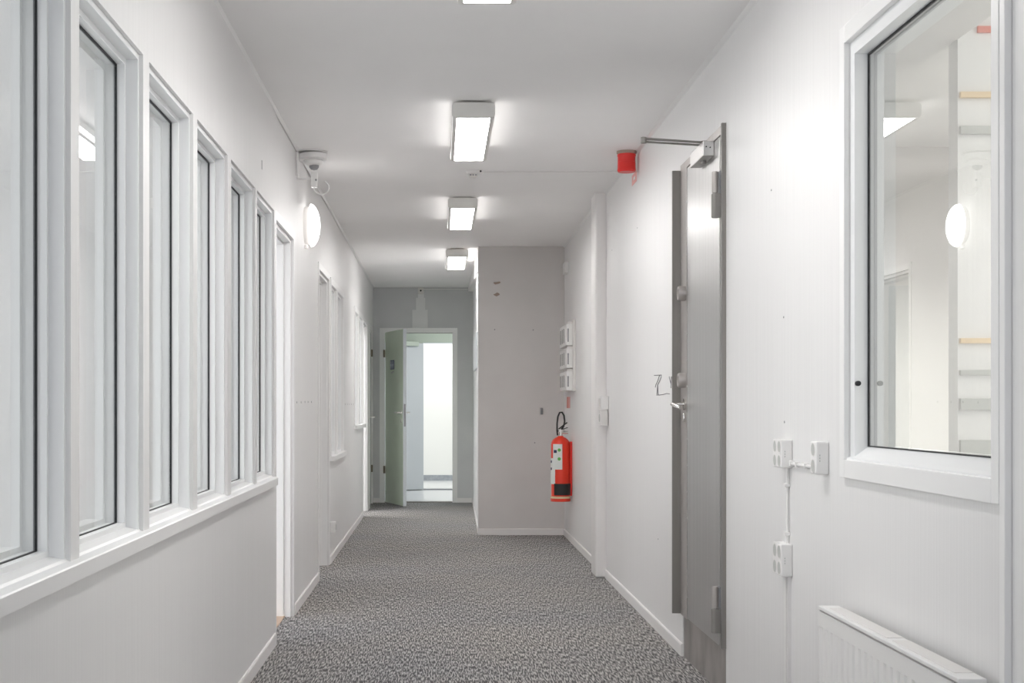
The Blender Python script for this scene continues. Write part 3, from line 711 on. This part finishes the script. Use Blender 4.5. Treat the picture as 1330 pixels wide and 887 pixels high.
for z in (.715, .79): MB().cyl((ex+(r+.002)*math.cos(math.radians(258)), ey+(r+.002)*math.sin(math.radians(258)), z), 'Y', .014, .003, 16).build('label_dot', M['green'], e)
for z in (.68, .62): arc_patch(185, 205, z, z+.02, r+.002, .001).build('label_print', M['blue'], e, True)
arc_patch(228, 350, .408, .505, r+.0015, .006, 20).build('rubber_band', M['black'], e, True)
arc_patch(190, 340, .378, .396, r+.0015, .003, 20).build('scuff_band', M['tan'], e, True)
b = MB(); b.cyl((ex, ey, zb+.575), 'Z', .018, .04, 20); b.cyl((ex, ey-.01, zb+.60), 'Z', .026, .022, 20); b.cyl((ex+.035, ey, zb+.585), 'X', .012, .06, 14)
b.build('valve', M['chrome'], e, True)
b = MB(); bar(b, (ex-.01, ey-.02, zb+.62), (ex+.045, ey-.05, zb+.665), .016, .008); bar(b, (ex-.01, ey-.02, zb+.605), (ex+.05, ey-.05, zb+.625), .014, .006); b.build('lever', M['black'], e)
pts = [(ex-.026, ey-.02, zb+.56), (ex-.030, ey-.02, zb+.60), (ex-.030, ey-.02, zb+.66), (ex-.024, ey-.02, zb+.72), (ex-.008, ey-.02, zb+.755), (ex+.012, ey-.02, zb+.757), (ex+.028, ey-.02, zb+.73), (ex+.034, ey-.02, zb+.68), (ex+.026, ey-.02, zb+.64), (ex+.006, ey-.02, zb+.61)]
b = MB(); b.tube(pts, .0075, 10); b.build('hose', M['black'], e, True)
b = MB(); b.box(XR-.018, XR, ey-.03, ey+.03, .40, .86, .003); b.build('bracket', M['redp'], e)

# ---------------------------------------------------------------- radiator
ry0, ry1 = 2.84, 3.892; xf, xb = 1.036, 1.093; zt, zb = .609, .11
e = empty('radiator', (xf, (ry0+ry1)/2, zb), 'white panel radiator under the right hand window', 'radiator')
# fluted front panel
prof = [(ry0, zb)]
b2 = bmesh.new(); n = 21; p_ = .05; rows = []
def fl(y):
    k = ((ry1-.005-y) % p_)/p_
    return .0 if k < .30 else (.005*min(1, (k-.30)/.12) if k < .6 else .005*max(0, min(1, (1-k)/.12)))
ys = [ry0 + i*(ry1-ry0)/420 for i in range(421)]
zs = [zb, zb+.045, zb+.06, zt-.057, zt-.0545, zt-.016]
V = []
for y in ys:
    d = fl(y); V.append([b2.verts.new((xf+(d if 1 < j < 4 else 0), y, z)) for j, z in enumerate(zs)])
for A, B in zip(V, V[1:]):
    for j in range(5): b2.faces.new((A[j], B[j], B[j+1], A[j+1]))
m_ = MB(); m_.merge(b2); m_.box(xf+.008, xf+.014, ry0, ry1, zb, zt-.016); m_.box(xf, xf+.012, ry0, ry1, zt-.0165, zt-.014); m_.box(xf, xf+.012, ry0-.001, ry0, zb, zt-.016); m_.box(xf, xf+.012, ry1, ry1+.001, zb, zt-.016)
m_.build('front_panel', M['plastic'], e)
b = MB(); b.box(xb-.008, xb, ry0+.005, ry1-.005, zb, zt-.02); b.build('rear_panel', M['plastic'], e)
b = MB(); b.box(xf, xb, ry0, ry1, zt-.010, zt, .002); b.build('top_grille', M['plastic'], e)
b = MB()
for (u, v_) in ((ry0+.06, ry0+.46), (ry0+.50, ry1-.06)): b.box(xf+.014, xb-.003, u, v_, zt+.0002, zt+.0016)
b.build('grille_insert', M['plasto'], e)
for y in (ry0, ry1-.012):
    b = MB(); b.box(xf+.002, xb-.002, y+.001, y+.011, zb, zt-.010); b.build('side_cover', M['plastic'], e)
for y in (ry0+.2, ry1-.2):
    b = MB(); b.box(xb, XR-.002, y-.015, y+.015, zb+.05, zt-.06); b.build('bracket', M['plasto'], e)

# switch cabinet in the far bay
t = tag(MB().box(.345, .385, 13.35, 14.6, 1.52, 1.86, .006).build('switch_cabinet', M['doorw']), 'flat grey cabinet on the side wall of the far bay', 'cabinet')

# ---------------------------------------------------------------- lights
def area(name, loc, rot, sx, sy, power, col=(1,1,1)):
    l = bpy.data.lights.new(name, 'AREA'); l.shape = 'RECTANGLE'; l.size = sx; l.size_y = sy; l.energy = power; l.color = col
    o = bpy.data.objects.new(name, l); COL.objects.link(o); o.location = loc; o.rotation_euler = rot; return o
area('daylight_rear', (.17, -2.2, 1.55), (-PI/2, 0, PI), 1.45, 1.45, 12, (.95,.97,1.0)).rotation_euler = (PI/2, 0, 0)
area('office_light', (-2.7, 3.0, H-.02), (0,0,0), 2.2, 5, 14, (.95,.97,1.0))
area('office_fill', (-4.45, 3.6, 1.25), (0,-PI/2,0), 1.3, 6.5, 58, (.97,.98,1.0))  # unseen fill panel, added to lift the corridor ceiling through the windows
area('side_room_fill', (5.9, 2.9, 1.3), (0,PI/2,0), 1.4, 4.5, 50, (.99,.99,1.0))  # added fill panel, brightens ceiling and left wall through the right window
area('office_light', (-2.7, 10.3, H-.02), (0,0,0), 2.2, 3, 18, (1,.98,.96))
area('office_light', (-2.2, 14.7, H-.02), (0,0,0), 2.2, 3, 62, (1,1,1))
area('lobby_light', (.6, 18.4, H-.02), (0,0,0), .6, .8, 14, (1,1,.98))
area('end_room_light', (.3, 21.2, H-.02), (0,0,0), 2.5, 1.6, 24, (1,.995,.99))
area('side_room_light', (3.4, 3.6, 2.97), (0,0,0), 1.8, 3, 30, (1,.99,.96))
area('side_room_light', (2.6, 8.0, H-.5), (0,0,0), 1.6, 2, 80, (1,.99,.96))
W = bpy.data.worlds.new('world'); S.world = W; W.use_nodes = True
W.node_tree.nodes['Background'].inputs[0].default_value = (.75,.85,1,1); W.node_tree.nodes['Background'].inputs[1].default_value = .8

S.view_settings.view_transform = 'Standard'; S.view_settings.look = 'None'
S.view_settings.gamma = 1; S.view_settings.use_curve_mapping = False
S.view_settings.exposure = 1.0
S.cycles.use_denoising = True; S.cycles.max_bounces = 12; S.cycles.diffuse_bounces = 9
S.cycles.transparent_max_bounces = 16; S.cycles.sample_clamp_indirect = 6
